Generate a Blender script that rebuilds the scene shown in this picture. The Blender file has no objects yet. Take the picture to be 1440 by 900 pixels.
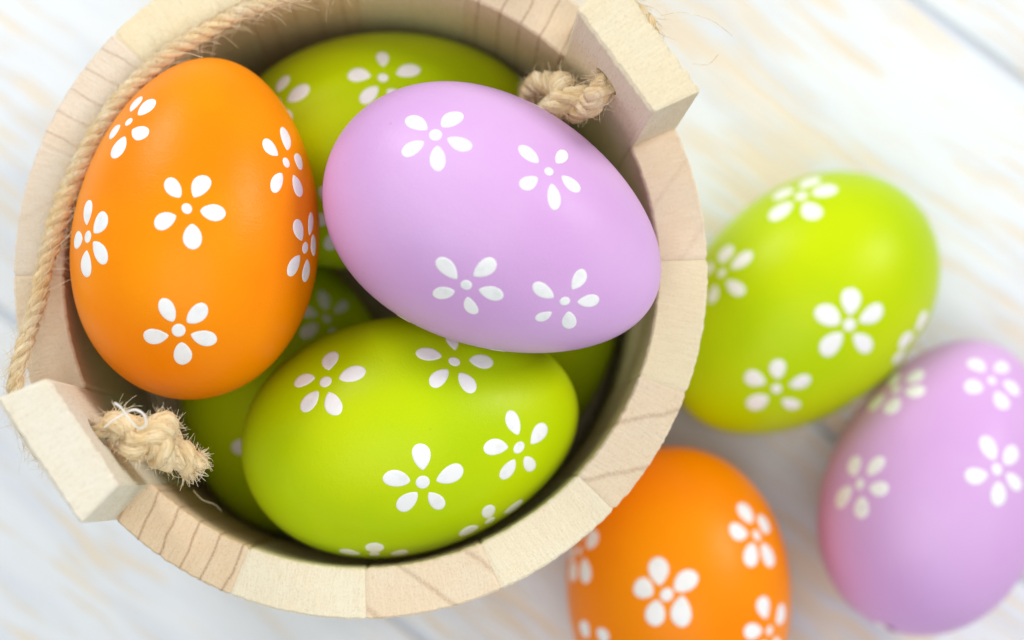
import bpy, bmesh, math, random
from mathutils import Vector, Matrix, noise

# ------------------------------------------------------------------ camera, world, lamps, exposure
MM = 0.001
scene = bpy.context.scene
col = scene.collection

cam_data = bpy.data.cameras.new('camera')
cam = bpy.data.objects.new('camera', cam_data)
col.objects.link(cam)
cam_data.sensor_width = 36.0
cam_data.lens = 94.75
cam_data.clip_start = 0.01
cam_data.clip_end = 50.0
cam_data.dof.use_dof = True
cam_data.dof.focus_distance = 0.466
cam_data.dof.aperture_fstop = 6.8
cam.matrix_world = Matrix((
    (0.9999138547, -0.0013094643, -0.0130601837, 0.020590),
    (0.0, 0.9950111626, -0.0997636522, -0.056708),
    (0.0131256655, 0.0997550580, 0.9949254471, 0.554032),
    (0, 0, 0, 1)))
scene.camera = cam

world = bpy.data.worlds.new('World')
scene.world = world
world.use_nodes = True
bg = world.node_tree.nodes['Background']
bg.inputs['Color'].default_value = (0.87, 0.94, 1.0, 1)      # pale room light around the table
bg.inputs['Strength'].default_value = 0.52


def area_lamp(name, az, el, dist, sx, sy, power, color):
    d = bpy.data.lights.new(name, 'AREA')
    d.shape = 'RECTANGLE'
    d.size, d.size_y = sx, sy
    d.energy = power
    d.color = color
    o = bpy.data.objects.new(name, d)
    col.objects.link(o)
    a, e = math.radians(az), math.radians(el)
    o.location = (0.03 + dist*math.cos(e)*math.cos(a), dist*math.cos(e)*math.sin(a), 0.06 + dist*math.sin(e))
    v = Vector((0.03, 0, 0.06)) - o.location
    o.rotation_euler = v.to_track_quat('-Z', 'Y').to_euler()
    return o


area_lamp('window_light', 126, 24, 1.10, 0.36, 0.44, 6.2, (1.0, 0.985, 0.96))
area_lamp('second_window_light', 26, 35, 1.25, 0.40, 0.40, 8.0, (1.0, 0.97, 0.93))
area_lamp('overhead_fill_light', -100, 69, 1.30, 1.10, 1.00, 7.5, (1.0, 0.98, 0.955))  # added overhead fill, lifts the shade inside the bucket and between the table eggs

scene.view_settings.view_transform = 'Standard'
scene.view_settings.look = 'None'
scene.view_settings.exposure = 0.0
scene.view_settings.gamma = 1.0
scene.view_settings.use_curve_mapping = False
scene.render.engine = 'CYCLES'
scene.cycles.max_bounces = 10
scene.cycles.diffuse_bounces = 6

random.seed(11)


# ------------------------------------------------------------------ helpers
def tag(o, label=None, category=None, group=None, kind=None):
    if label: o['label'] = label
    if category: o['category'] = category
    if group: o['group'] = group
    if kind: o['kind'] = kind
    return o


def link(name, mesh, parent=None, material=None):
    o = bpy.data.objects.new(name, mesh)
    col.objects.link(o)
    if parent is not None: o.parent = parent
    if material is not None and mesh is not None and not mesh.materials: mesh.materials.append(material)
    return o


def mesh_from(name, verts, faces, smooth=True, uvs=None):
    m = bpy.data.meshes.new(name)
    m.from_pydata([tuple(v) for v in verts], [], faces)
    if smooth: m.polygons.foreach_set('use_smooth', [True]*len(m.polygons))
    if uvs is not None:
        lay = m.uv_layers.new(name='UVMap')
        for l in m.loops: lay.data[l.index].uv = uvs[l.vertex_index]
    m.update()
    return m


class NT:
    """small node-graph writer"""
    def __init__(self, name):
        self.mat = bpy.data.materials.new(name)
        self.mat.use_nodes = True
        self.t = self.mat.node_tree
        self.bsdf = self.t.nodes['Principled BSDF']

    def n(self, kind, **kw):
        nd = self.t.nodes.new(kind)
        for k, v in kw.items(): setattr(nd, k, v)
        return nd

    def put(self, sock, v):
        if isinstance(v, bpy.types.NodeSocket): self.t.links.new(v, sock)
        elif v is not None: sock.default_value = v

    def math(self, op, a, b=None, c=None, clamp=False):
        nd = self.n('ShaderNodeMath', operation=op, use_clamp=clamp)
        self.put(nd.inputs[0], a); self.put(nd.inputs[1], b)
        if c is not None: self.put(nd.inputs[2], c)
        return nd.outputs[0]

    def mapping(self, vec, scale=(1, 1, 1), rot=(0, 0, 0), loc=(0, 0, 0)):
        nd = self.n('ShaderNodeMapping')
        self.put(nd.inputs['Vector'], vec)
        nd.inputs['Scale'].default_value = scale
        nd.inputs['Rotation'].default_value = rot
        self.put(nd.inputs['Location'], loc)
        return nd.outputs[0]

    def noise(self, vec, scale=1.0, detail=3.0, rough=0.55, dist=0.0):
        nd = self.n('ShaderNodeTexNoise')
        self.put(nd.inputs['Vector'], vec)
        nd.inputs['Scale'].default_value = scale
        nd.inputs['Detail'].default_value = detail
        nd.inputs['Roughness'].default_value = rough
        nd.inputs['Distortion'].default_value = dist
        return nd.outputs['Fac']

    def ramp(self, fac, a, b, v0=0.0, v1=1.0):
        nd = self.n('ShaderNodeMapRange')
        nd.interpolation_type = 'SMOOTHSTEP'
        self.put(nd.inputs[0], fac)
        for i, v in enumerate((a, b, v0, v1)): nd.inputs[1+i].default_value = v
        return nd.outputs[0]

    def mix(self, fac, a, b, mode='MIX'):
        nd = self.n('ShaderNodeMix', data_type='RGBA', blend_type=mode)
        self.put(nd.inputs[0], fac); self.put(nd.inputs[6], a); self.put(nd.inputs[7], b)
        return nd.outputs[2]

    def bump(self, height, strength, distance):
        nd = self.n('ShaderNodeBump')
        nd.inputs['Strength'].default_value = strength
        nd.inputs['Distance'].default_value = distance
        self.put(nd.inputs['Height'], height)
        self.t.links.new(nd.outputs[0], self.bsdf.inputs['Normal'])
        return nd

    def finish(self, color, rough=0.6, spec=0.4):
        self.put(self.bsdf.inputs['Base Color'], color)
        self.put(self.bsdf.inputs['Roughness'], rough)
        self.bsdf.inputs['Specular IOR Level'].default_value = spec
        return self.mat


def rgb(r, g, b): return (r, g, b, 1.0)


# ------------------------------------------------------------------ materials
def wood_material(name, angle, spacing):
    """pale stave wood: growth rings run up the stave and show as lines across its sawn top;
    the object's own colour is the tint of that stave, its alpha how marked the rings are"""
    g = NT(name)
    tc = g.n('ShaderNodeTexCoord').outputs['Object']
    info = g.n('ShaderNodeObjectInfo')
    mm = g.mapping(tc, scale=(1000, 1000, 1000))
    rnd = g.math('MULTIPLY', info.outputs['Random'], 137.0)
    off = g.n('ShaderNodeCombineXYZ')
    g.put(off.inputs[0], rnd); g.put(off.inputs[1], rnd); g.put(off.inputs[2], rnd)
    add = g.n('ShaderNodeVectorMath', operation='ADD')
    g.put(add.inputs[0], mm); g.put(add.inputs[1], off.outputs[0])
    p = add.outputs[0]
    sep = g.n('ShaderNodeSeparateXYZ'); g.put(sep.inputs[0], mm)
    x, y = sep.outputs[0], sep.outputs[1]
    t = g.math('ADD', g.math('MULTIPLY', x, math.cos(angle)), g.math('MULTIPLY', y, math.sin(angle)))
    warp = g.noise(g.mapping(p, scale=(0.07, 0.10, 0.02)), 1.0, 2.0)
    t = g.math('ADD', t, g.math('MULTIPLY', warp, 2.6))
    t = g.math('ADD', t, rnd)
    f = g.math('PINGPONG', g.math('DIVIDE', t, spacing), 0.5)
    ring = g.ramp(f, 0.375, 0.5)
    ring = g.math('POWER', ring, 2.2)
    crumble = g.noise(g.mapping(p, scale=(3.5, 3.0, 0.15)), 1.0, 3.0, 0.7)
    ring = g.math('MULTIPLY', ring, g.ramp(crumble, 0.30, 0.62))
    ring = g.math('MULTIPLY', ring, info.outputs['Alpha'], clamp=True)
    saw = g.noise(g.mapping(p, scale=(3.4, 0.30, 0.16), rot=(0, 0, 0.35)), 1.0, 4.0, 0.65)
    speck = g.noise(g.mapping(p, scale=(3.0, 3.0, 0.5)), 1.0, 3.0, 0.75)
    patch = g.noise(g.mapping(p, scale=(0.12, 0.14, 0.03)), 1.0, 3.0)
    tint = info.outputs['Color']
    c = g.mix(g.ramp(patch, 0.3, 0.7, 0.0, 0.45), tint, g.mix(1.0, tint, rgb(1.0, 0.92, 0.82), 'MULTIPLY'))
    c = g.mix(g.ramp(saw, 0.28, 0.72, 0.0, 0.40), c, g.mix(1.0, c, rgb(0.84, 0.79, 0.72), 'MULTIPLY'))
    c = g.mix(g.ramp(speck, 0.50, 0.72, 0.0, 0.55), c, g.mix(1.0, c, rgb(0.74, 0.65, 0.54), 'MULTIPLY'))
    c = g.mix(g.math('MULTIPLY', ring, 0.70), c, rgb(0.45, 0.24, 0.12))
    h = g.math('ADD', g.math('MULTIPLY', saw, 0.6), g.math('MULTIPLY', speck, 0.5))
    h = g.math('SUBTRACT', h, g.math('MULTIPLY', ring, 0.5))
    g.bump(h, 0.7, 0.0005)
    return g.finish(c, 0.78, 0.25)


WOOD = wood_material('stave_wood', 0.10, 4.4)
WOOD_DIAG = wood_material('stave_wood_slanting_rings', 0.75, 9.0)


def egg_material(name, base, tone):
    g = NT(name)
    tc = g.n('ShaderNodeTexCoord').outputs['Object']
    fine = g.noise(tc, 2600.0, 2.0, 0.6)
    mid = g.noise(tc, 700.0, 3.0, 0.6)
    big = g.noise(tc, 45.0, 2.0, 0.5)
    c = g.mix(g.ramp(big, 0.3, 0.7), rgb(*base), rgb(*tone))
    c = g.mix(g.ramp(mid, 0.60, 0.85, 0.0, 0.12), c, g.mix(1.0, c, rgb(0.8, 0.76, 0.8), 'MULTIPLY'))
    dots = g.n('ShaderNodeTexVoronoi'); dots.inputs['Scale'].default_value = 110.0; g.put(dots.inputs['Vector'], tc)
    fleck = g.math('MULTIPLY', g.ramp(dots.outputs['Distance'], 0.018, 0.035, 1.0, 0.0), g.ramp(big, 0.45, 0.6))
    c = g.mix(g.math('MULTIPLY', fleck, 0.25), c, g.mix(1.0, c, rgb(0.35, 0.3, 0.35), 'MULTIPLY'))
    brush = g.noise(g.mapping(tc, scale=(500, 500, 2600)), 1.0, 2.0, 0.6)
    h = g.math('ADD', g.math('ADD', g.math('MULTIPLY', fine, 0.5), g.math('MULTIPLY', mid, 0.6)), g.math('MULTIPLY', brush, 0.35))
    g.bump(h, 0.45, 0.00016)
    m = g.finish(c, g.ramp(mid, 0.2, 0.8, 0.31, 0.38), 0.14)
    return m


ORANGE = egg_material('orange_eggshell_paint', (0.93, 0.285, 0.0), (0.90, 0.235, 0.0))
GREEN = egg_material('lime_green_eggshell_paint', (0.53, 0.665, 0.0), (0.45, 0.62, 0.0))
LILAC = egg_material('lilac_eggshell_paint', (0.67, 0.41, 0.72), (0.64, 0.365, 0.69))


def petal_material():
    g = NT('white_petal_paint')
    tc = g.n('ShaderNodeTexCoord').outputs['Object']
    a = g.noise(tc, 420.0, 3.0, 0.6)
    b = g.noise(tc, 1800.0, 2.0, 0.6)
    c = g.mix(g.ramp(a, 0.45, 0.8), rgb(0.87, 0.87, 0.865), rgb(0.76, 0.77, 0.76))
    g.bump(b, 0.3, 0.00012)
    return g.finish(c, 0.5, 0.35)


PETAL = petal_material()
g_ = NT('bruised_lilac_paint')
CHIP = g_.finish(g_.mix(g_.noise(g_.n('ShaderNodeTexCoord').outputs['Object'], 900.0, 3.0), rgb(0.22, 0.05, 0.22), rgb(0.50, 0.25, 0.50)), 0.5, 0.2)


def rope_material():
    g = NT('jute_fibre')
    uv = g.n('ShaderNodeUVMap').outputs[0]
    tc = g.n('ShaderNodeTexCoord').outputs['Object']
    fib = g.noise(g.mapping(uv, scale=(0.35, 13.0, 1.0), rot=(0, 0, 0.10)), 1.0, 4.0, 0.65)
    big = g.noise(tc, 120.0, 3.0, 0.6)
    c = g.mix(g.ramp(fib, 0.25, 0.75), rgb(0.64, 0.50, 0.28), rgb(0.93, 0.84, 0.64))
    c = g.mix(g.ramp(big, 0.30, 0.65, 0.1, 0.75), c, g.mix(1.0, c, rgb(1.0, 0.82, 0.54), 'MULTIPLY'))
    g.bump(fib, 0.9, 0.0005)
    return g.finish(c, 0.85, 0.2)


def hair_material(name, c0, c1):
    g = NT(name)
    tc = g.n('ShaderNodeTexCoord').outputs['Object']
    a = g.noise(tc, 600.0, 2.0)
    return g.finish(g.mix(g.ramp(a, 0.35, 0.65), rgb(*c0), rgb(*c1)), 0.7, 0.3)


ROPE = rope_material()
HAIR = hair_material('loose_jute_hair', (0.74, 0.58, 0.34), (0.90, 0.79, 0.58))
THREAD = hair_material('white_thread', (0.85, 0.82, 0.76), (0.90, 0.87, 0.80))


def table_material():
    """white-washed boards: paint rubbed thin along the grain so tan wood shows in streaks"""
    g = NT('whitewashed_boards')
    tc = g.n('ShaderNodeTexCoord').outputs['Object']
    info = g.n('ShaderNodeObjectInfo')
    rnd = g.math('MULTIPLY', info.outputs['Random'], 61.0)
    off = g.n('ShaderNodeCombineXYZ')
    g.put(off.inputs[0], rnd); g.put(off.inputs[1], rnd)
    mm = g.mapping(tc, scale=(1000, 1000, 1000), loc=off.outputs[0])
    wv = g.noise(g.mapping(mm, scale=(0.02, 0.05, 0.05)), 1.0, 2.0)
    q = g.n('ShaderNodeVectorMath', operation='ADD')
    cmb = g.n('ShaderNodeCombineXYZ'); g.put(cmb.inputs[1], g.math('MULTIPLY', wv, 9.0))
    g.put(q.inputs[0], mm); g.put(q.inputs[1], cmb.outputs[0])
    q = q.outputs[0]
    worn = g.noise(g.mapping(q, scale=(0.034, 0.38, 0.3)), 1.0, 5.0, 0.6)
    area = g.noise(g.mapping(q, scale=(0.013, 0.022, 0.02)), 1.0, 2.0)
    cover = g.math('ADD', g.math('MULTIPLY', worn, 0.7), g.math('MULTIPLY', area, 0.45))
    cover = g.math('ADD', cover, g.math('MULTIPLY', g.math('SUBTRACT', info.outputs['Alpha'], 0.5), 0.16))
    wear = g.ramp(cover, 0.575, 0.675)
    grain = g.noise(g.mapping(q, scale=(0.02, 0.9, 0.4)), 1.0, 4.0, 0.6)
    blue = g.noise(g.mapping(q, scale=(0.018, 0.10, 0.1)), 1.0, 3.0)
    paint = g.mix(g.ramp(blue, 0.42, 0.68), rgb(0.745, 0.785, 0.82), rgb(0.665, 0.71, 0.77))
    paint = g.mix(g.ramp(grain, 0.52, 0.75, 0.0, 0.5), paint, rgb(0.76, 0.74, 0.72))
    tan = g.mix(g.ramp(grain, 0.3, 0.7), rgb(0.85, 0.70, 0.46), rgb(0.74, 0.57, 0.35))
    c = g.mix(g.math('MULTIPLY', wear, 0.62), paint, tan)
    h = g.math('ADD', grain, g.math('MULTIPLY', wear, -0.7))
    g.bump(h, 0.5, 0.0004)
    return g.finish(c, g.ramp(wear, 0, 1, 0.5, 0.7), 0.35)


TABLE = table_material()
g_ = NT('painted_gap_underlay')
g_tc = g_.n('ShaderNodeTexCoord').outputs['Object']
DARK = g_.finish(g_.mix(g_.noise(g_tc, 90.0, 3.0), rgb(0.60, 0.65, 0.72), rgb(0.68, 0.72, 0.78)), 0.8, 0.2)


# ------------------------------------------------------------------ table: white-washed boards laid diagonally
table = link('table_top', None)
tag(table, kind='structure')
DIR = math.radians(-37.5)
ux, uy = math.cos(DIR), math.sin(DIR)
nx, ny = -uy, ux


def offs(x, y): return x*nx + y*ny


cuts = [offs(123.9, 57.7), offs(93.1, -23.9), offs(6.9, -64.4)]
cuts = [cuts[0] + 78, cuts[0], cuts[1], cuts[2], cuts[2] - 76, cuts[2] - 150]


def plank_mesh(width, length=620.0, thick=12.0):
    b = 0.9
    hw = width/2 - 0.7
    prof = [(-hw, -thick), (-hw, -b*1.3), (-hw + b*0.4, -b*0.35), (-hw + b*1.5, 0), (hw - b*1.5, 0), (hw - b*0.4, -b*0.35), (hw, -b*1.3), (hw, -thick)]
    nseg = 62
    V, F = [], []
    for i in range(nseg + 1):
        x = -length/2 + length*i/nseg
        for j, (y, z) in enumerate(prof):
            wob = noise.noise(Vector((x*0.05, width, 3.0 if y < 0 else 9.0)))*0.35
            V.append((x*MM, (y + wob)*MM, z*MM))
    n = len(prof)
    for i in range(nseg):
        for j in range(n):
            a, c = i*n + j, i*n + (j + 1) % n
            F.append((a, c, c + n, a + n))
    F.append(tuple(range(n))[::-1]); F.append(tuple(range(nseg*n, nseg*n + n)))
    return mesh_from('plank', V, F, smooth=False)


for i in range(len(cuts) - 1):
    hi, lo = cuts[i], cuts[i+1]
    mid = (hi + lo)/2
    o = link('plank', plank_mesh(hi - lo), table, TABLE)
    o.location = (nx*mid*MM + ux*0.02, ny*mid*MM + uy*0.02, 0)
    o.rotation_euler = (0, 0, DIR)
    o.color = (1, 1, 1, (0.6, 0.80, 0.52, 0.32, 0.3)[i])      # how far the paint of this board is rubbed away
under = bpy.data.meshes.new('underlay')
bmu = bmesh.new(); bmesh.ops.create_cube(bmu, size=1.0)
bmesh.ops.scale(bmu, vec=(0.60, 0.40, 0.010), verts=bmu.verts)
bmu.to_mesh(under); bmu.free()
u_ = link('underlay', under, table, DARK)
u_.location = (0.03, 0.0, -0.0068); u_.rotation_euler = (0, 0, DIR)

# ------------------------------------------------------------------ bucket of upright staves
RIM = 77.0
bucket = link('wooden_bucket', None)
tag(bucket, 'round pale wooden stave bucket heaped with painted eggs', 'bucket')


def r_in(z): return 49.0 + (52.9 - 49.0)*(z - 6.0)/(RIM - 6.0)
def r_out(z): return 57.6 + (61.8 - 57.6)*z/RIM


HALF = math.radians(11.25)


def stave_mesh(top, seed, flat=0.0, nseg=36, rough=0.16, HALF=HALF):
    """one stave in its own frame: X along the rim, Y outward, Z up; rim edges uneven from the saw"""
    rs = random.Random(seed)
    b = 0.55 if flat else 0.35
    zs = [0.0, 6.0, 20.0, 40.0, 60.0, RIM - 4] + ([RIM, RIM + 8, RIM + 18, top - 5] if top > RIM + 1 else [])
    prof = [('o', z) for z in zs] + [('o', top - b*1.2), ('to', top), ('tm', top), ('ti', top), ('i', top - b*1.2)] + [('i', z) for z in reversed(zs)]
    V, F = [], []
    n = len(prof)
    for i in range(nseg + 1):
        s = -1 + 2*i/nseg
        # small rounding on the long joints between neighbours
        edge = 0.0 if abs(s) < 0.999 else 0.28
        a = s*HALF*(1 - 0.0011)
        for kind, z in prof:
            ro, ri = r_out(min(z, RIM)), r_in(min(z, RIM))
            if z > RIM:
                ro += (z - RIM)*0.055; ri += (z - RIM)*0.062
            # ears are cut from straight boards: chord instead of arc
            f = flat*min(1.0, max(0.0, (z - RIM + 12)/14.0))
            flo = 1/math.cos(a)*math.cos(HALF)
            ro *= (1 - f) + f*(flo*1.010)
            ri *= (1 - f) + f*(flo*1.004)
            j = noise.noise(Vector((s*9.0 + seed*7.1, 2.0, seed)))*rough + rs.uniform(-0.5, 0.5)*rough*0.8
            k = noise.noise(Vector((s*7.0 - seed*3.7, 8.0, seed)))*rough + rs.uniform(-0.5, 0.5)*rough*0.7
            zz = z
            if kind == 'o':
                r = ro - edge + (j*0.8 if z > top - 1 else 0)
            elif kind == 'to':
                r = ro - b + j; zz = z - abs(j)*0.3 - edge*0.6
            elif kind == 'tm':
                r = (ro + ri)/2; zz = z + noise.noise(Vector((s*3, seed, 1)))*0.06 - edge*0.6
            elif kind == 'ti':
                r = ri + b + k; zz = z - abs(k)*0.3 - edge*0.6
            else:
                r = ri + edge + (k*0.8 if z > top - 1 else 0)
            V.append((r*math.sin(a)*MM, r*math.cos(a)*MM, zz*MM))
    for i in range(nseg):
        for j in range(n):
            q, w = i*n + j, i*n + (j + 1) % n
            F.append((q, q + n, w + n, w))
    F.append(tuple(range(n))); F.append(tuple(range(nseg*n, nseg*n + n))[::-1])
    return mesh_from('stave', V, F, smooth=False)


def drill(o, z, radius):
    """bore the rope hole straight through an ear"""
    m = bpy.data.meshes.new('bore')
    bb = bmesh.new()
    bmesh.ops.create_cone(bb, cap_ends=True, segments=28, radius1=radius*MM, radius2=radius*MM, depth=0.04)
    bmesh.ops.rotate(bb, verts=bb.verts, matrix=Matrix.Rotation(math.radians(90), 3, 'X'))
    bmesh.ops.translate(bb, verts=bb.verts, vec=(0, 0.058, z*MM))
    bb.to_mesh(m); bb.free()
    c = bpy.data.objects.new('bore', m); col.objects.link(c)
    c.matrix_world = o.matrix_world
    c.location, c.rotation_euler = o.location, o.rotation_euler
    md = o.modifiers.new('hole', 'BOOLEAN'); md.operation = 'DIFFERENCE'; md.object = c; md.solver = 'EXACT'
    bpy.context.view_layer.update()
    ev = o.evaluated_get(bpy.context.evaluated_depsgraph_get())
    nm = bpy.data.meshes.new_from_object(ev)
    o.modifiers.clear(); o.data = nm
    bpy.data.objects.remove(c)


CREAM = (0.87, 0.775, 0.545); PALE = (0.88, 0.805, 0.615); PINK = (0.85, 0.715, 0.53); TAN = (0.79, 0.635, 0.44)
GREYPINK = (0.83, 0.725, 0.595); BROWN = (0.88, 0.71, 0.49); WHITE = (0.84, 0.795, 0.665); EAR = (0.84, 0.76, 0.56)
# (tint, ring strength, slanting rings) going round from the right-hand ear
STAVES = [
    (EAR, 0.0, True), (PINK, 0.9, False), (PALE, 0.1, False), (BROWN, 0.75, False), (CREAM, 0.0, True), (GREYPINK, 0.6, False),
    (GREYPINK, 0.2, True), (PINK, 0.1, True), (WHITE, 0.0, True), (TAN, 1.0, False), (PALE, 0.0, True), (PINK, 0.55, True),
    (PALE, 0.0, True), (PINK, 0.55, True), (CREAM, 0.0, True), (PINK, 0.25, True)]
EAR_Z = {0: 93.0, 8: 95.0}
for i, (tint, ring, slant) in enumerate(STAVES):
    ear = i in EAR_Z
    # the two ears are not quite opposite, so the staves between them differ a little in width
    half = 11.25 if ear else (11.143 if i < 8 else 11.357)
    ang = {0: 35.95, 8: 214.45}.get(i, 47.2 + 22.286*(i - 0.5) if i < 8 else 225.7 + 22.714*(i - 8.5))
    o = link('eared_stave' if ear else 'stave', stave_mesh(108.0 if ear else RIM + random.uniform(-0.12, 0.12), i + 1, 1.0 if ear else 0.0, rough=0.34 if ear else 0.2, HALF=math.radians(half)), bucket, WOOD_DIAG if slant else WOOD)
    o.rotation_euler = (0, 0, math.radians(ang - 90))
    o.color = (*tint, ring)
    if ear: drill(o, EAR_Z[i], 2.9)

base = bpy.data.meshes.new('base')
bb = bmesh.new()
bmesh.ops.create_cone(bb, cap_ends=True, segments=64, radius1=0.0487, radius2=0.0489, depth=0.0055)
bb.to_mesh(base); bb.free()
o = link('base', base, bucket, WOOD_DIAG)
o.location = (0, 0, 0.0031); o.color = (*CREAM, 0.2)


# ------------------------------------------------------------------ rope handle
def resample(pts, step):
    """Catmull-Rom through the points, then even spacing"""
    P = [Vector(p) for p in pts]
    P = [P[0]*2 - P[1]] + P + [P[-1]*2 - P[-2]]
    dense = []
    for i in range(1, len(P) - 2):
        for k in range(40):
            t = k/40
            a, b, c, d = P[i-1], P[i], P[i+1], P[i+2]
            dense.append(0.5*((2*b) + (c - a)*t + (2*a - 5*b + 4*c - d)*t*t + (3*b - a - 3*c + d)*t**3))
    dense.append(P[-2])
    out = [dense[0]]; acc = 0.0
    for a, b in zip(dense, dense[1:]):
        acc += (b - a).length
        if acc >= step: out.append(b); acc = 0.0
    return out


def frames(pts):
    T = []
    for i in range(len(pts)):
        d = pts[min(i+1, len(pts)-1)] - pts[max(i-1, 0)]
        T.append(d.normalized())
    n = T[0].orthogonal().normalized()
    N = []
    for t in T:
        n = (n - t*n.dot(t)).normalized()
        N.append(n)
    return T, N


def tube(pts, radii, sides=8, seed=0, lump=0.0, u0=0.0):
    T, N = frames(pts)
    V, F, U = [], [], []
    L = 0.0
    for i, p in enumerate(pts):
        if i: L += (p - pts[i-1]).length
        B = T[i].cross(N[i])
        for s in range(sides):
            a = 2*math.pi*s/sides
            r = radii[i]*(1 + lump*noise.noise(Vector((L*0.5, math.cos(a)*1.3 + seed*5, math.sin(a)*1.3))))
            V.append((p + (N[i]*math.cos(a) + B*math.sin(a))*r)*MM)
            U.append((L + u0, s/sides if s <= sides/2 else 1 - s/sides))
    for i in range(len(pts) - 1):
        for s in range(sides):
            a, b = i*sides + s, i*sides + (s+1) % sides
            F.append((a, b, b + sides, a + sides))
    F.append(tuple(range(sides))[::-1]); F.append(tuple(range((len(pts)-1)*sides, len(pts)*sides)))
    return V, F, U


def twisted(center, strand, scale_fn, pitch=7.6, helix=1.12, thick=1.16):
    """centre line of one of the three strands twisted round a rope"""
    T, N = frames(center)
    pts, rad, L = [], [], 0.0
    for i, p in enumerate(center):
        if i: L += (p - center[i-1]).length
        k = scale_fn(i/(len(center)-1), L)
        a = 2*math.pi*(L/pitch + strand/3.0)
        B = T[i].cross(N[i])
        pts.append(p + (N[i]*math.cos(a) + B*math.sin(a))*helix*k)
        rad.append(thick*k)
    return pts, rad


def merge(parts):
    V, F, U = [], [], []
    for v, f, u in parts:
        n = len(V)
        V += v; U += u
        F += [tuple(i + n for i in q) for q in f]
    return V, F, U


HANDLE = [(-40.2, -27.6, 95.0), (-46.2, -31.7, 94.6), (-50.5, -34.3, 92.5), (-54.3, -33.3, 88.0), (-57.3, -29.2, 85.4), (-59.5, -24.6, 85.2), (-59.5, -19.3, 85.6),
 (-58.2, -13.7, 84.6), (-56.8, -7.2, 82.2), (-55.7, 0.0, 80.4), (-54.0, 7.1, 79.9), (-51.8, 13.6, 79.6), (-49.2, 19.7, 79.5),
 (-45.6, 26.1, 79.5), (-40.7, 32.4, 79.5), (-35.1, 38.0, 79.5), (-28.2, 42.5, 79.5), (-21.1, 46.4, 79.5), (-14.0, 48.9, 79.5), (-6.9, 51.0, 79.6),
 (1.4, 53.2, 79.8), (11.5, 55.4, 80.2), (23.0, 57.4, 81.2), (30.8, 57.8, 84.5), (38.0, 54.2, 87.0), (42.7, 50.0, 89.5), (46.7, 45.9, 91.2), (50.4, 41.5, 92.2), (50.5, 37.1, 92.8), (46.1, 33.5, 93.0), (41.6, 30.2, 92.4)]
rope = link('rope_handle', None)
tag(rope, 'twisted straw coloured jute rope handle knotted through both bucket ears', 'rope')
centre = resample(HANDLE, 0.55)


def loose(t, L):
    # the twist has opened a little where the rope crosses the rim at the upper left
    return 0.64 + 0.24*math.exp(-((t - 0.36)/0.13)**2) + 0.05*noise.noise(Vector((L*0.12, 1.0, 0)))


rope_surf = []
for s in range(3):
    pts, rad = twisted(centre, s, loose)
    link('strand', mesh_from('strand', *tube(pts, rad, 9, s + 1, 0.34)[:2], uvs=tube(pts, rad, 9, s + 1, 0.34)[2]), rope, ROPE)
    rope_surf += [(p, r, (p - c)) for p, r, c in zip(pts, rad, centre)]


def knot_path(start, direction, tail, big):
    """overhand knot: in from the ear, once round itself, tail out at the end"""
    d = direction.normalized()
    n1 = d.cross(Vector((0, 0, 1))).normalized()
    n2 = d.cross(n1)
    pts = list(start)
    k = start[-1]
    turns = 1.35
    m = 15
    for i in range(m + 1):
        f = i/m
        a = -math.pi/2 + 2*math.pi*turns*f
        pts.append(k + d*(2.6 + 3.0*math.sin(f*math.pi*1.6)) + (n1*math.cos(a) + n2*math.sin(a))*big*(0.85 + 0.2*math.sin(f*math.pi)))
    pts += list(tail)
    return resample(pts, 0.5)


KNOTS = [
    ([Vector(p) for p in [(-42.0, -28.9, 95.0), (-39.6, -28.7, 94.6), (-37.0, -30.4, 93.6)]], Vector((1.0, -0.30, -0.30)),
     [Vector(p) for p in [(-30.5, -33.6, 90.0), (-28.8, -34.8, 88.4), (-27.6, -35.8, 87.2)]], 2.5, 1.22),
    ([Vector(p) for p in [(43.5, 31.6, 92.8), (41.6, 29.4, 91.2), (40.4, 27.9, 87.6), (37.8, 28.0, 83.6)]], Vector((-0.62, 0.50, -0.35)),
     [Vector(p) for p in [(32.6, 34.0, 77.0), (31.0, 33.6, 72.5), (30.4, 33.0, 69.5)]], 2.7, 1.08)]
hair_parts = [[], [], []]


def hair(p, d, length, r, rs, bend=0.5, n=7):
    pts = [Vector(p)]
    d = d.normalized()
    w = Vector((rs.uniform(-1, 1), rs.uniform(-1, 1), rs.uniform(-1, 1)))
    for i in range(n):
        d = (d + w*bend/n + Vector((rs.uniform(-1, 1), rs.uniform(-1, 1), rs.uniform(-1, 1)))*0.16).normalized()
        pts.append(pts[-1] + d*length/n)
    return tube(pts, [r*(1 - 0.55*i/n) for i in range(n + 1)], 3)


rs = random.Random(4)
for p, r, out in rs.choices(rope_surf, k=3200):
    i = min(range(0, len(centre), 4), key=lambda q: (centre[q] - p).length_squared)
    t = (centre[min(i + 1, len(centre) - 1)] - centre[max(i - 1, 0)]).normalized()
    lift = rs.choice((0.12, 0.22, 0.35, 0.7))
    side = Vector((rs.uniform(-1, 1), rs.uniform(-1, 1), rs.uniform(-1, 1)))
    if p.x < -30 and p.y > 5: lift *= 1.4
    d = t*rs.choice((1, -1, 1)) + out.normalized()*lift + side*0.35
    st = p + out.normalized()*r*0.8
    hair_parts[0].append(hair(st, d, rs.uniform(1.6, 5.2)*(1.3 if lift > 0.5 else 1.0), rs.uniform(0.028, 0.062), rs, rs.uniform(0.2, 1.5)))

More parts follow.
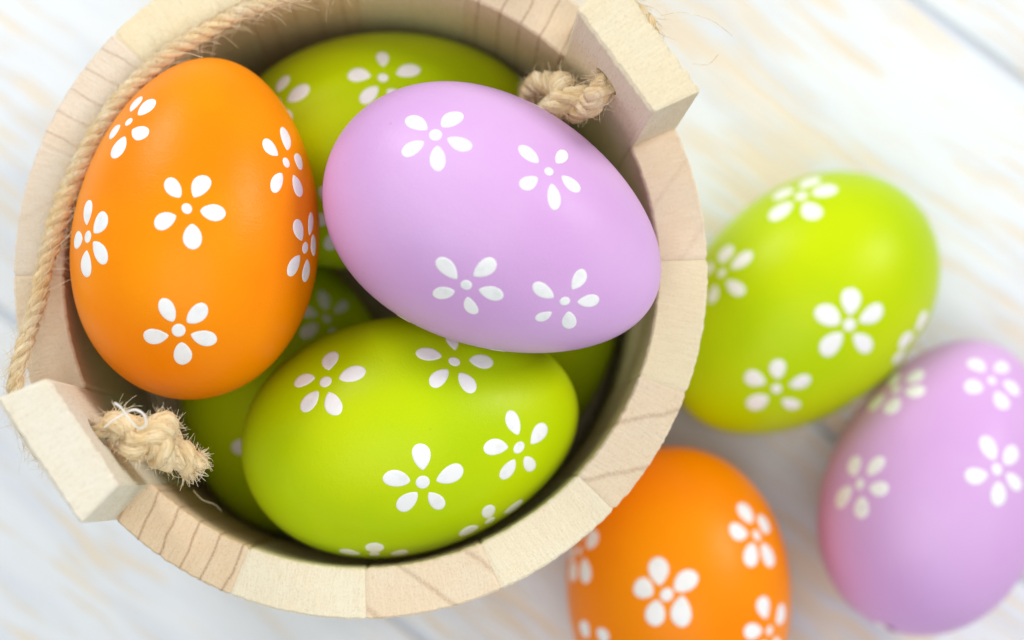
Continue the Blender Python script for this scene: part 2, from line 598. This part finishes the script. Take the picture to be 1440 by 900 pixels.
for ki, (st, d, tail, big, sc) in enumerate(KNOTS):
    kc = knot_path(st, d, tail, big)
    parts, surf = [], []
    for s in range(3):
        pts, rad = twisted(kc, s, lambda t, L: sc*(1.0 + 0.10*math.sin(L*1.7 + s)), pitch=8.0, helix=1.0, thick=1.12)
        parts.append(tube(pts, rad, 9, 20 + s + ki*5, 0.45))
        surf += [(p, r, p - c, i/len(kc)) for i, (p, r, c) in enumerate(zip(pts, rad, kc))]
    V, F, U = merge(parts)
    knot = link('knot', mesh_from('knot', V, F, uvs=U), rope, ROPE)
    fr = []
    end_dir = (kc[-1] - kc[-6]).normalized()
    for q in range(320 if ki == 0 else 150):           # brush-like cut end
        v = Vector((rs.uniform(-1, 1), rs.uniform(-1, 1), rs.uniform(-1, 1)))
        v = v - end_dir*v.dot(end_dir)
        fr.append(hair(kc[-1] + v*1.7*sc - end_dir*1.6, end_dir + v*rs.uniform(0.1, 0.6), rs.uniform(1.2, 2.9), rs.uniform(0.05, 0.11), rs, 1.3, 5))
    V, F, U = merge(fr)
    tag(link('frayed_end', mesh_from('frayed_end', V, F), knot, HAIR), kind='stuff')
    for p, r, out, f in rs.choices(surf, k=1500 if ki == 0 else 700):
        side = Vector((rs.uniform(-1, 1), rs.uniform(-1, 1), rs.uniform(-1, 1)))
        hair_parts[1 + ki].append(hair(p + out.normalized()*r*0.85, out.normalized()*rs.uniform(0.05, 0.6) + side, rs.uniform(1.0, 2.6), rs.uniform(0.03, 0.075), rs, 1.6, 5))
for hp, pn in zip(hair_parts, ('rope_fuzz', 'knot_fuzz', 'knot_fuzz')):
    V, F, U = merge(hp)
    tag(link(pn, mesh_from(pn, V, F), rope, HAIR), kind='stuff')
# a few long stray fibres that stand clear of the rope
STRAY = [
    [(52.5, 42.4, 95.0), (56.1, 42.7, 96.0), (61.2, 41.8, 94.0), (65.5, 40.3, 88.0)],
    [(63.0, 37.0, 88.0), (61.5, 36.0, 84.0), (58.8, 36.9, 80.0)],
    [(-29.9, -39.0, 72.0), (-28.3, -40.7, 71.0), (-26.3, -41.4, 70.0), (-25.2, -42.7, 68.0)],
    [(-38.5, 33.5, 82.0), (-34.5, 36.5, 85.0), (-31.0, 37.2, 87.0), (-27.5, 36.2, 88.0)],
    [(-33.5, 37.2, 82.0), (-31.0, 40.5, 84.5), (-29.0, 42.8, 86.0)],
    [(-11.5, 48.2, 81.0), (-9.0, 47.2, 84.0), (-7.5, 49.5, 86.0)],
    [(-49.5, 16.5, 82.0), (-45.5, 19.5, 84.0), (-43.8, 23.5, 84.5)],
    [(-54.5, 2.5, 82.5), (-51.0, 5.2, 84.0), (-50.0, 8.0, 83.0)],
]
for pl in STRAY:
    pts = resample(pl, 0.5)
    V, F, U = tube(pts, [0.055]*len(pts), 4)
    link('stray_fibre', mesh_from('stray_fibre', V, F), rope, HAIR)
THREAD_PTS = [(-42.4, -29.4, 98.0), (-40.6, -28.2, 99.6), (-39.0, -27.4, 100.6), (-36.9, -26.6, 102.2), (-35.2, -27.4, 102.6), (-34.9, -29.0, 101.4), (-36.1, -29.6, 100.4), (-37.6, -28.3, 102.4), (-38.8, -26.4, 103.6), (-40.2, -25.4, 104.0)]
pts = resample(THREAD_PTS, 0.4)
V, F, U = tube(pts, [0.21]*len(pts), 6)
th = link('loose_thread', mesh_from('loose_thread', V, F), rope, THREAD)
th['label'] = 'curled white thread sticking up beside the knot'

# ------------------------------------------------------------------ painted eggs
# key: centre mm, long axis (to the pointed end), (length, width, asymmetry), flowers (centre, dot size, petals base-tip-width) in the egg's own frame
EGGS = {
 'O1': ((-28.95, 7.2, 79.36), (0.11, 0.9939, 0.0041), (61.059, 43.705, 0.113), [
  ((12.67,12.16,15.66),1.7,[(12.73,10.52,17.75,11.79,8.67,20.86,2.8),(11.17,12.72,16.95,8.43,12.74,19.87,3.49),(11.67,14.07,14.05,8.43,16.68,13.05,2.83),(12.85,13.68,12.84,14.08,14.42,8.67,3.7),(14.25,10.7,15.11,16.1,9.56,12.95,2.99)]),
  ((-0.34,21.67,0.54),1.83,[(-2.65,21.52,0.45,-6.9,20.55,0.51,2.88),(-1.56,21.77,-1.95,-2.31,21.62,-6.26,3.19),(1.3,21.74,-0.88,4.71,21.34,-3.04,2.91),(1.02,21.44,2.35,3.72,20.61,5.44,2.61),(-1.26,21.39,2.62,-3.12,20.46,6.54,3.03)]),
  ((16.95,13.72,-5.23),2.13,[(17.45,13.15,-3.18,17.96,12.0,1.28,3.07),(15.81,15.05,-4.59,13.84,16.84,-1.21,3.44),(15.73,15.03,-6.13,12.64,17.2,-9.64,2.91),(16.84,13.57,-7.56,16.42,12.81,-12.13,3.64),(18.06,12.2,-5.51,19.99,8.63,-5.9,3.03)]),
  ((-15.27,11.61,11.73),1.84,[(-13.82,12.82,12.62,-11.07,14.11,14.84,2.81),(-15.03,10.39,14.06,-13.8,8.47,18.33,2.82),(-16.26,9.0,13.31,-17.74,6.78,12.24,3.2),(-14.92,13.16,9.56,-13.87,15.58,5.83,2.35),(-16.66,10.71,9.86,-18.31,9.76,6.32,3.01)]),
  ((-20.07,8.62,-2.34),2.1,[(-19.47,9.81,-1.31,-17.99,11.82,1.88,3.08),(-19.45,9.95,-3.97,-17.85,12.18,-7.73,2.75),(-20.41,7.42,0.01,-20.25,6.18,4.22,2.25),(-20.87,6.42,-2.05,-21.41,3.97,-0.84,3.9),(-20.55,7.4,-4.16,-20.55,6.54,-8.12,3.12)]),
  ((-1.01,17.67,-19.87),2.37,[(-0.02,18.43,-18.55,2.19,19.86,-14.94,2.73),(-2.37,18.34,-18.43,-5.3,19.21,-15.1,2.88),(-3.08,17.18,-20.27,-7.46,15.43,-20.77,2.84),(-1.63,16.4,-21.72,-1.8,13.13,-25.33,3.15),(0.64,17.07,-20.85,5.02,15.87,-21.5,2.85)]),
  ((20.85,-4.61,3.12),1.9,[(21.21,-2.65,2.96,21.38,1.45,2.57,3.0),(20.69,-3.81,4.94,20.04,-2.06,8.71,2.82),(20.26,-6.04,4.37,18.56,-8.95,6.93,2.98),(20.57,-6.28,2.06,19.51,-9.56,-0.16,2.76),(21.19,-4.19,1.19,21.59,-3.31,-2.59,2.77)]),
 ]),
 'P1': ((23.53, 7.15, 86.02), (0.9024, -0.4309, -0.001), (62.297, 43.866, 0.125), [
  ((6.99,19.19,-14.39),2.19,[(7.28,18.46,-16.1,8.04,15.89,-20.38,2.75),(8.79,18.56,-14.01,12.64,16.79,-12.17,2.96),(7.23,19.71,-12.29,7.45,20.41,-7.82,2.58),(5.31,20.07,-13.2,1.37,21.21,-11.07,2.54),(5.02,19.38,-15.62,1.5,19.01,-17.95,2.5)]),
  ((9.75,18.53,5.54),1.61,[(10.3,18.71,3.27,11.47,18.58,-0.86,2.53),(11.8,17.19,5.99,14.79,14.56,6.41,2.07),(10.09,17.74,7.79,9.28,16.86,11.62,2.37),(7.96,19.04,6.89,4.11,19.58,9.27,2.32),(7.77,19.7,4.33,4.98,20.91,2.35,2.37)]),
  ((-13.52,16.9,1.19),1.97,[(-13.32,17.27,-0.63,-11.7,18.53,-5.01,2.88),(-11.74,18.11,1.71,-7.88,19.75,3.84,2.87),(-13.26,16.71,3.42,-12.58,16.11,7.67,2.78),(-15.09,15.36,2.14,-16.97,12.63,4.47,2.34),(-15.13,15.67,-0.21,-17.24,13.55,-3.25,2.5)]),
  ((-8.55,14.5,17.31),1.74,[(-8.92,15.35,15.38,-8.39,17.44,11.32,2.42),(-6.29,15.44,17.62,-2.48,16.37,17.84,2.36),(-7.67,13.8,19.25,-5.57,12.52,22.48,2.48),(-9.72,12.92,18.57,-11.89,9.58,20.12,2.38),(-11.06,13.48,16.07,-13.34,12.48,14.19,2.01)]),
  ((-18.65,-6.81,9.78),1.9,[(-19.18,-4.9,9.94,-19.76,-0.82,10.01,3.0),(-19.38,-6.25,8.0,-20.59,-5.02,4.26,2.73),(-18.43,-8.33,8.5,-17.49,-11.55,5.43,2.73),(-17.71,-8.28,10.73,-15.45,-11.03,12.37,2.88),(-18.23,-6.17,11.62,-17.1,-4.74,15.4,2.92)]),
  ((-20.68,-6.76,-7.55),1.9,[(-21.22,-4.84,-7.42,-21.79,-0.75,-6.98,3.0),(-20.7,-5.96,-9.36,-20.4,-4.22,-12.91,2.73),(-20.03,-8.14,-8.81,-18.08,-11.02,-11.44,2.8),(-20.17,-8.38,-6.49,-18.6,-11.63,-4.08,2.69),(-20.95,-6.36,-5.6,-21.18,-5.49,-1.69,2.97)]),
  ((21.84,-1.76,-2.32),1.9,[(21.9,0.23,-2.18,21.45,4.33,-1.83,3.0),(21.76,-1.3,-0.37,21.32,-0.37,3.52,2.94),(21.58,-3.45,-1.29,20.56,-6.88,0.89,2.98),(21.69,-3.26,-3.62,20.92,-6.33,-6.26,2.97),(21.91,-0.99,-4.15,21.7,0.71,-8.05,2.7)]),
 ]),
 'G1': ((8.59, -28.4, 64.63), (0.9791, 0.2033, 0.0095), (61.9, 43.137, 0.101), [
  ((10.91,17.3,-12.42),2.21,[(12.9,16.14,-11.53,16.29,13.07,-10.48,3.05),(10.93,17.9,-9.98,11.3,18.32,-5.08,3.29),(8.93,18.46,-12.18,4.55,20.25,-11.12,2.93),(9.52,17.59,-14.04,6.53,17.59,-17.38,2.94),(12.05,15.89,-14.22,12.2,13.86,-18.03,2.78)]),
  ((9.85,16.85,10.43),1.99,[(11.19,16.67,8.43,12.81,16.63,4.08,3.0),(9.58,15.98,13.06,8.57,14.52,17.17,3.14),(8.59,17.97,9.06,6.13,19.79,5.63,2.69),(7.6,17.82,10.92,3.66,18.45,12.58,2.76),(11.94,15.23,10.97,15.62,11.52,10.8,2.24)]),
  ((-9.92,18.96,0.79),2.5,[(-7.89,19.84,1.28,-3.29,21.07,1.52,3.26),(-10.19,18.51,3.15,-8.75,18.16,8.13,3.37),(-11.84,17.75,1.47,-15.01,14.88,3.15,2.59),(-11.39,18.23,-0.54,-13.89,16.48,-4.25,3.13),(-9.26,19.44,-1.28,-7.77,20.02,-5.86,3.07)]),
  ((-7.19,14.46,18.54),2.17,[(-5.0,15.16,18.87,-0.56,16.4,18.05,2.61),(-6.81,15.68,16.68,-6.16,17.85,12.36,2.92),(-9.06,14.1,17.36,-11.97,13.56,14.44,2.79),(-8.94,13.01,19.18,-11.41,9.9,20.33,2.17),(-6.9,13.16,20.73,-4.02,11.74,24.1,3.08)]),
  ((-18.52,5.7,10.9),2.07,[(-18.13,6.76,10.99,-16.0,10.97,10.82,2.54),(-19.27,5.39,8.72,-19.68,6.8,5.05,3.9),(-17.64,5.21,13.68,-16.45,3.45,17.27,3.9)]),
  ((-20.17,5.38,-10.51),1.93,[(-19.93,6.32,-10.36,-18.31,10.27,-9.85,3.22),(-19.65,5.09,-13.02,-18.22,5.71,-16.59,3.16),(-20.68,5.1,-7.74,-21.01,4.78,-4.5,3.3)]),
 ]),
 'G2': ((2.72, 26.76, 47.25), (0.9836, 0.1805, 0.0012), (61.912, 44.285, 0.083), [
  ((9.71,19.58,2.41),1.95,[(12.04,18.18,2.88,15.3,15.51,3.04,2.3),(10.03,19.0,4.98,10.64,17.49,9.48,3.04),(10.47,19.41,0.29,11.43,18.94,-3.89,3.26),(8.1,20.44,1.16,5.4,21.47,-2.24,2.65),(7.2,20.58,2.88,4.91,20.97,4.68,2.47)]),
  ((9.35,16.49,-17.71),1.74,[(11.33,15.55,-17.1,14.33,14.05,-15.02,2.57),(8.84,17.78,-15.6,10.89,18.16,-11.24,3.28),(10.19,15.23,-18.97,11.84,12.03,-21.36,2.92),(8.11,16.27,-19.23,5.3,15.48,-22.11,2.71),(7.69,17.54,-17.3,4.29,19.19,-16.1,2.75)]),
  ((-14.12,16.15,-9.96),1.82,[(-12.07,17.58,-10.58,-8.05,19.35,-12.15,2.64),(-15.57,14.44,-10.98,-18.5,9.17,-13.25,2.25),(-13.49,17.05,-8.22,-12.91,17.92,-4.77,2.61),(-15.28,15.41,-8.5,-17.4,13.55,-5.25,2.62),(-13.89,15.78,-11.9,-13.24,14.82,-15.55,3.0)]),
 ]),
 'G3': ((84.94, -0.55, 21.87), (-0.7406, -0.6719, -0.0031), (61.673, 43.793, 0.09), [
  ((-15.81,13.22,-12.71),2.43,[(-17.13,10.69,-14.13,-16.4,8.34,-18.49,3.9),(-14.57,13.84,-14.41,-12.23,13.43,-18.94,3.9),(-14.32,15.12,-11.87,-10.26,18.27,-11.34,3.6),(-16.12,13.69,-10.41,-16.38,14.44,-4.89,3.9),(-17.74,10.29,-13.07,-19.45,8.89,-9.16,3.9)]),
  ((-15.08,13.58,9.06),1.83,[(-16.37,12.68,7.43,-18.31,10.97,4.18,3.9),(-14.6,14.75,7.23,-13.94,16.48,2.45,3.07),(-13.22,15.17,9.67,-9.19,18.08,9.12,2.58),(-14.2,13.4,11.6,-12.1,13.83,14.63,2.53),(-16.85,11.18,9.32,-18.15,8.39,10.12,2.77)]),
  ((8.86,20.0,-1.4),2.49,[(7.6,20.53,-2.64,3.7,21.45,-6.01,3.9),(9.61,19.67,-3.32,10.64,18.64,-8.66,3.52),(10.81,19.0,-0.94,15.33,15.61,-1.61,3.19),(9.0,19.81,0.7,9.73,18.6,6.15,3.9),(7.33,20.55,-0.2,2.3,21.54,1.71,3.9)]),
  ((8.54,15.22,16.68),1.98,[(7.32,16.53,15.31,4.66,18.48,12.92,3.01),(9.78,15.6,14.54,11.34,16.32,10.52,2.95),(10.85,13.49,16.95,14.21,11.11,15.4,2.51),(8.39,14.04,18.77,7.84,11.34,22.7,3.58),(6.34,15.74,17.64,2.4,15.95,19.16,3.18)]),
  ((20.12,6.07,-11.06),1.76,[(18.8,8.95,-11.88,17.25,8.94,-16.23,3.9),(18.82,9.33,-11.12,18.44,11.34,-7.28,3.9),(20.05,7.9,-8.06,20.43,7.76,-4.62,3.9),(20.76,4.48,-10.0,21.6,0.97,-7.5,2.71),(20.22,4.52,-12.29,19.95,0.89,-14.78,2.63)]),
  ((21.08,-2.79,4.68),1.9,[(21.19,-0.83,5.0,20.86,3.25,5.53,3.0),(20.74,-2.46,6.61,19.69,-1.67,10.87,2.87),(20.62,-4.53,5.53,19.05,-8.21,7.25,2.79),(21.07,-4.2,3.26,20.64,-6.97,0.31,2.86),(21.44,-1.91,2.92,21.84,-0.11,-0.62,2.88)]),
 ]),
 'P2': ((112.1, -36.19, 21.97), (0.376, 0.9265, -0.0126), (60.581, 44.042, 0.107), [
  ((16.46,14.32,-7.08),2.1,[(17.7,12.96,-5.78,19.19,10.78,-2.34,3.67),(15.91,15.17,-4.97,14.26,16.7,-0.92,2.99),(14.83,15.99,-7.24,11.58,18.59,-6.26,2.86),(15.37,15.08,-9.25,13.85,15.27,-13.25,3.52),(17.49,12.84,-8.15,18.69,9.38,-12.17,3.64)]),
  ((-6.07,20.38,4.76),2.21,[(-4.98,20.35,6.26,-1.32,20.0,9.67,3.17),(-7.1,19.69,6.35,-8.35,17.95,10.44,3.17),(-8.13,19.65,4.74,-12.08,17.78,3.41,2.81),(-7.15,20.39,2.68,-8.75,20.18,-1.72,3.44),(-4.72,21.02,3.07,-0.6,21.79,1.15,3.2)]),
  ((0.03,14.49,21.17),1.72,[(1.81,13.41,22.45,5.16,11.42,23.66,3.22),(-0.03,12.8,23.35,-2.3,9.91,26.02,2.69),(-2.23,13.81,21.86,-5.96,13.39,20.94,2.96),(-1.2,15.75,19.2,-4.36,16.52,16.92,3.26),(1.28,15.86,19.0,4.73,15.97,17.71,3.24)]),
  ((16.1,9.69,13.21),1.91,[(16.54,8.28,13.91,16.7,3.9,16.79,2.81),(14.87,9.96,15.27,12.47,10.36,18.5,3.9),(14.57,11.78,13.34,11.32,14.54,14.08,3.01),(15.56,11.65,11.5,15.99,12.96,7.77,3.74),(17.58,8.19,11.61,19.36,6.91,7.86,3.9)]),
  ((0.5,-2.37,-30.14),1.9,[(0.78,-0.4,-30.27,1.36,3.7,-29.89,3.0),(2.46,-2.02,-30.03,6.68,-1.22,-29.07,2.75),(1.42,-4.11,-29.8,3.44,-7.9,-28.28,2.68),(-0.9,-3.77,-29.9,-3.79,-6.63,-28.73,2.92),(-1.29,-1.48,-30.19,-4.98,0.39,-29.64,2.89)]),
  ((-20.55,-0.19,-13.44),1.9,[(-20.41,1.78,-13.65,-19.61,5.83,-13.75,3.0),(-19.93,0.24,-15.26,-18.19,1.18,-18.95,2.98),(-20.17,-1.91,-14.35,-18.73,-5.81,-16.07,2.89),(-20.86,-1.68,-12.12,-21.01,-4.98,-8.88,2.66),(-21.03,0.6,-11.65,-21.66,2.35,-7.45,2.94)]),
 ]),
 'O2': ((60.5, -59.05, 21.95), (0.0773, -0.997, -0.0007), (61.118, 43.93, 0.094), [
  ((-3.91,21.6,-1.82),2.5,[(-5.06,21.36,-3.69,-5.06,20.87,-9.02,3.9),(-2.36,21.84,-2.55,2.12,21.79,-5.32,3.73),(-1.04,21.92,-1.44,-1.49,21.29,4.45,3.9),(-5.75,21.15,-0.93,-6.72,20.36,3.84,3.76),(-6.49,20.98,-2.08,-9.63,19.71,-4.36,3.9)]),
  ((14.72,14.89,-11.69),2.06,[(14.0,14.61,-14.13,11.99,14.21,-18.13,3.9),(16.58,12.66,-11.97,16.61,10.7,-15.47,3.9),(15.57,14.52,-10.04,17.61,12.94,-5.76,3.9),(14.0,16.01,-10.2,12.15,18.14,-6.08,3.53),(12.92,16.34,-12.11,9.27,18.28,-13.31,3.37)]),
  ((15.74,13.79,6.56),1.9,[(15.24,14.99,4.2,14.14,16.66,0.16,3.75),(17.38,12.1,5.35,19.37,9.71,2.18,3.9),(14.14,15.45,6.48,10.39,18.27,6.14,3.12),(16.66,12.02,8.15,17.77,8.88,10.53,2.89),(14.98,13.88,8.62,13.24,14.31,11.63,3.9)]),
  ((-19.19,8.49,-11.48),1.74,[(-17.81,10.92,-11.88,-15.57,12.61,-14.71,3.9),(-18.58,10.41,-10.03,-18.23,12.12,-5.2,3.79),(-20.28,6.38,-10.2,-20.88,6.5,-5.64,3.9),(-18.96,7.78,-13.31,-18.08,6.08,-17.11,2.95),(-19.91,6.63,-11.5,-20.86,2.71,-11.27,2.96)]),
  ((-18.05,10.21,7.4),1.74,[(-18.97,9.37,5.43,-19.8,8.83,2.03,3.9),(-16.35,13.08,6.52,-16.01,14.29,3.68,3.27),(-18.93,8.43,7.46,-20.32,4.16,7.38,2.61),(-17.87,9.52,9.25,-17.21,7.81,13.26,2.6),(-16.94,11.5,8.43,-14.18,13.97,10.42,2.77)]),
 ]),
 'A': ((-16.75, -17.23, 26.99), (-0.1808, 0.9835, -0.0044), (57.5, 42.0, 0.09), [
  ((5.2,19.28,-11.1),1.75,[(7.13,18.68,-10.98,11.17,16.52,-11.21,2.71),(5.69,19.54,-9.39,6.41,19.84,-5.87,2.43),(5.54,18.63,-12.93,6.19,16.82,-16.69,2.69),(3.49,19.38,-12.1,-0.18,19.11,-13.88,2.99),(3.77,19.91,-9.83,0.44,20.76,-6.69,2.94)]),
  ((-10.84,15.52,10.18),1.75,[(-10.7,14.86,11.95,-10.88,12.35,16.1,2.53),(-8.98,17.0,9.26,-5.6,18.99,7.2,2.46),(-12.44,13.82,11.19,-14.98,9.45,13.45,1.91),(-11.34,15.88,8.27,-12.22,16.38,4.12,2.8),(-9.25,16.12,11.2,-5.51,16.98,13.11,2.62)]),
 ]),
 'C': ((27.18, -4.77, 27.23), (0.411, 0.9116, 0.002), (57.5, 42.0, 0.09), [
 ]),
}
EGG_INFO = {
 'O1': (ORANGE, 'orange egg with white flowers lying in the bucket beside the rope'),
 'P1': (LILAC, 'lilac egg with white flowers on top of the heap in the bucket'),
 'G1': (GREEN, 'lime green flowered egg in the bucket in front of the lilac egg'),
 'G2': (GREEN, 'green flowered egg in the bucket tucked behind the lilac egg'),
 'A': (GREEN, 'shaded green egg at the bottom of the bucket below the orange egg'),
 'C': (GREEN, 'shaded green egg at the bottom of the bucket below the lilac egg\'s pointed end'),
 'G3': (GREEN, 'lime green flowered egg on the white boards right of the bucket'),
 'P2': (LILAC, 'lilac flowered egg lying on the white table at the right edge'),
 'O2': (ORANGE, 'orange flowered egg on the table below the bucket rim, cut by the bottom edge'),
}


def egg_profile(shape):
    L, W, A = shape
    nmax = max(math.sqrt(1 - u*u)*(1 - A*u) for u in [i/500 for i in range(-500, 501)])
    return lambda u: W/2*math.sqrt(max(0.0, 1 - u*u))*(1 - A*u)/nmax


def shell_mesh(shape, nu=56, nf=72):
    rad = egg_profile(shape)
    V = [Vector((0, 0, shape[0]/2))*MM]
    for i in range(1, nu):
        u = math.cos(math.pi*i/nu); r = rad(u)
        for j in range(nf):
            f = 2*math.pi*j/nf
            V.append(Vector((r*math.cos(f), r*math.sin(f), shape[0]/2*u))*MM)
    V.append(Vector((0, 0, -shape[0]/2))*MM)
    F = [(0, 1 + j, 1 + (j+1) % nf) for j in range(nf)]
    for i in range(nu - 2):
        for j in range(nf):
            a, b = 1 + i*nf + j, 1 + i*nf + (j+1) % nf
            F.append((a, a + nf, b + nf, b))
    e = len(V) - 1
    F += [(e, 1 + (nu-2)*nf + (j+1) % nf, 1 + (nu-2)*nf + j) for j in range(nf)]
    return mesh_from('shell', V, F)


def snapper(shape):
    rad = egg_profile(shape)

    def snap(q, lift):
        lo, hi = 0.0, 3.0
        for _ in range(22):
            m = (lo + hi)/2; u = q.z*m/(shape[0]/2)
            if abs(u) < 1 and math.hypot(q.x, q.y)*m < rad(u): lo = m
            else: hi = m
        p = q*lo
        return p + q.normalized()*lift
    return snap


def paint_patch(outline, snap, lift=0.05):
    """raised dab of paint that follows the shell: rim on the shell, middle a hair proud"""
    c = sum(outline, Vector())/len(outline)
    n = len(outline)
    V = [snap(c, lift)]
    for f, h in ((0.45, lift), (0.82, lift*0.95), (0.96, lift*0.6), (1.0, -0.02)):
        V += [snap(c + (p - c)*f, h) for p in outline]
    F = [(0, 1 + i, 1 + (i+1) % n) for i in range(n)]
    for k in range(3):
        for i in range(n):
            a, b = 1 + k*n + i, 1 + k*n + (i+1) % n
            F.append((a, a + n, b + n, b))
    return [v*MM for v in V], F


def petal_outline(b, t, w, seed, n=13):
    r_ = random.Random(seed)
    ax = t - b
    nrm = ((b + t)/2).normalized()
    side = nrm.cross(ax).normalized()
    ts = [0.5 - 0.5*math.cos(math.pi*i/(n-1)) for i in range(n)]
    e0, e1 = r_.uniform(0.66, 0.80), r_.uniform(0.48, 0.56)
    f = [x**e0*(1 - x)**e1 for x in ts]
    mx = max(f)
    skew = r_.uniform(-0.07, 0.07)
    left = [b + ax*x + side*(w/2*y/mx + skew*w*math.sin(math.pi*x)) for x, y in zip(ts, f)]
    right = [b + ax*x - side*(w/2*y/mx - skew*w*math.sin(math.pi*x)) for x, y in zip(ts, f)]
    return left + right[1:-1][::-1]


for key, (c, ax, shape, flowers) in EGGS.items():
    matl, label = EGG_INFO[key]
    root = link('easter_egg', None)
    tag(root, label, 'egg', 'painted flower eggs')
    a = Vector(ax).normalized()
    h = Vector((0, 0, 1)) if abs(a.z) < 0.9 else Vector((1, 0, 0))
    e1 = h.cross(a).normalized(); e2 = a.cross(e1)
    root.matrix_world = Matrix(((e1.x, e2.x, a.x, c[0]*MM), (e1.y, e2.y, a.y, c[1]*MM), (e1.z, e2.z, a.z, c[2]*MM), (0, 0, 0, 1)))
    link('shell', shell_mesh(shape), root, matl)
    snap = snapper(shape)
    for fi, (fc, dm, petals) in enumerate(flowers):
        fc = Vector(fc)
        n = fc.normalized(); t1 = n.orthogonal().normalized(); t2 = n.cross(t1)
        rr = random.Random(fi*31 + ord(key[0]))
        st = rr.uniform(0.92, 1.08); ph = rr.uniform(0, 3)
        ring = [fc + (t1*math.cos(q + ph)*st + t2*math.sin(q + ph)/st)*dm/2 for q in [2*math.pi*i/18 for i in range(18)]]
        V, F = paint_patch(ring, snap)
        fl = link('flower', mesh_from('flower', V, F), root, PETAL)
        for pi, p in enumerate(petals):
            V, F = paint_patch(petal_outline(Vector(p[0:3]), Vector(p[3:6]), p[6], fi*97 + pi), snap)
            link('petal', mesh_from('petal', V, F), fl, PETAL)
    if key == 'P2':                                     # small bruise where the paint came off near the blunt end
        spot = [Vector(p) for p in [(1.2, 3.21, -29.98), (0.51, 5.0, -29.5), (-0.9, 5.0, -29.5), (-1.62, 3.9, -29.8), (-1.86, 2.11, -30.09), (-0.21, 2.27, -30.16)]]
        V, F = paint_patch(spot, snap, 0.03)
        link('paint_chip', mesh_from('paint_chip', V, F), root, CHIP)
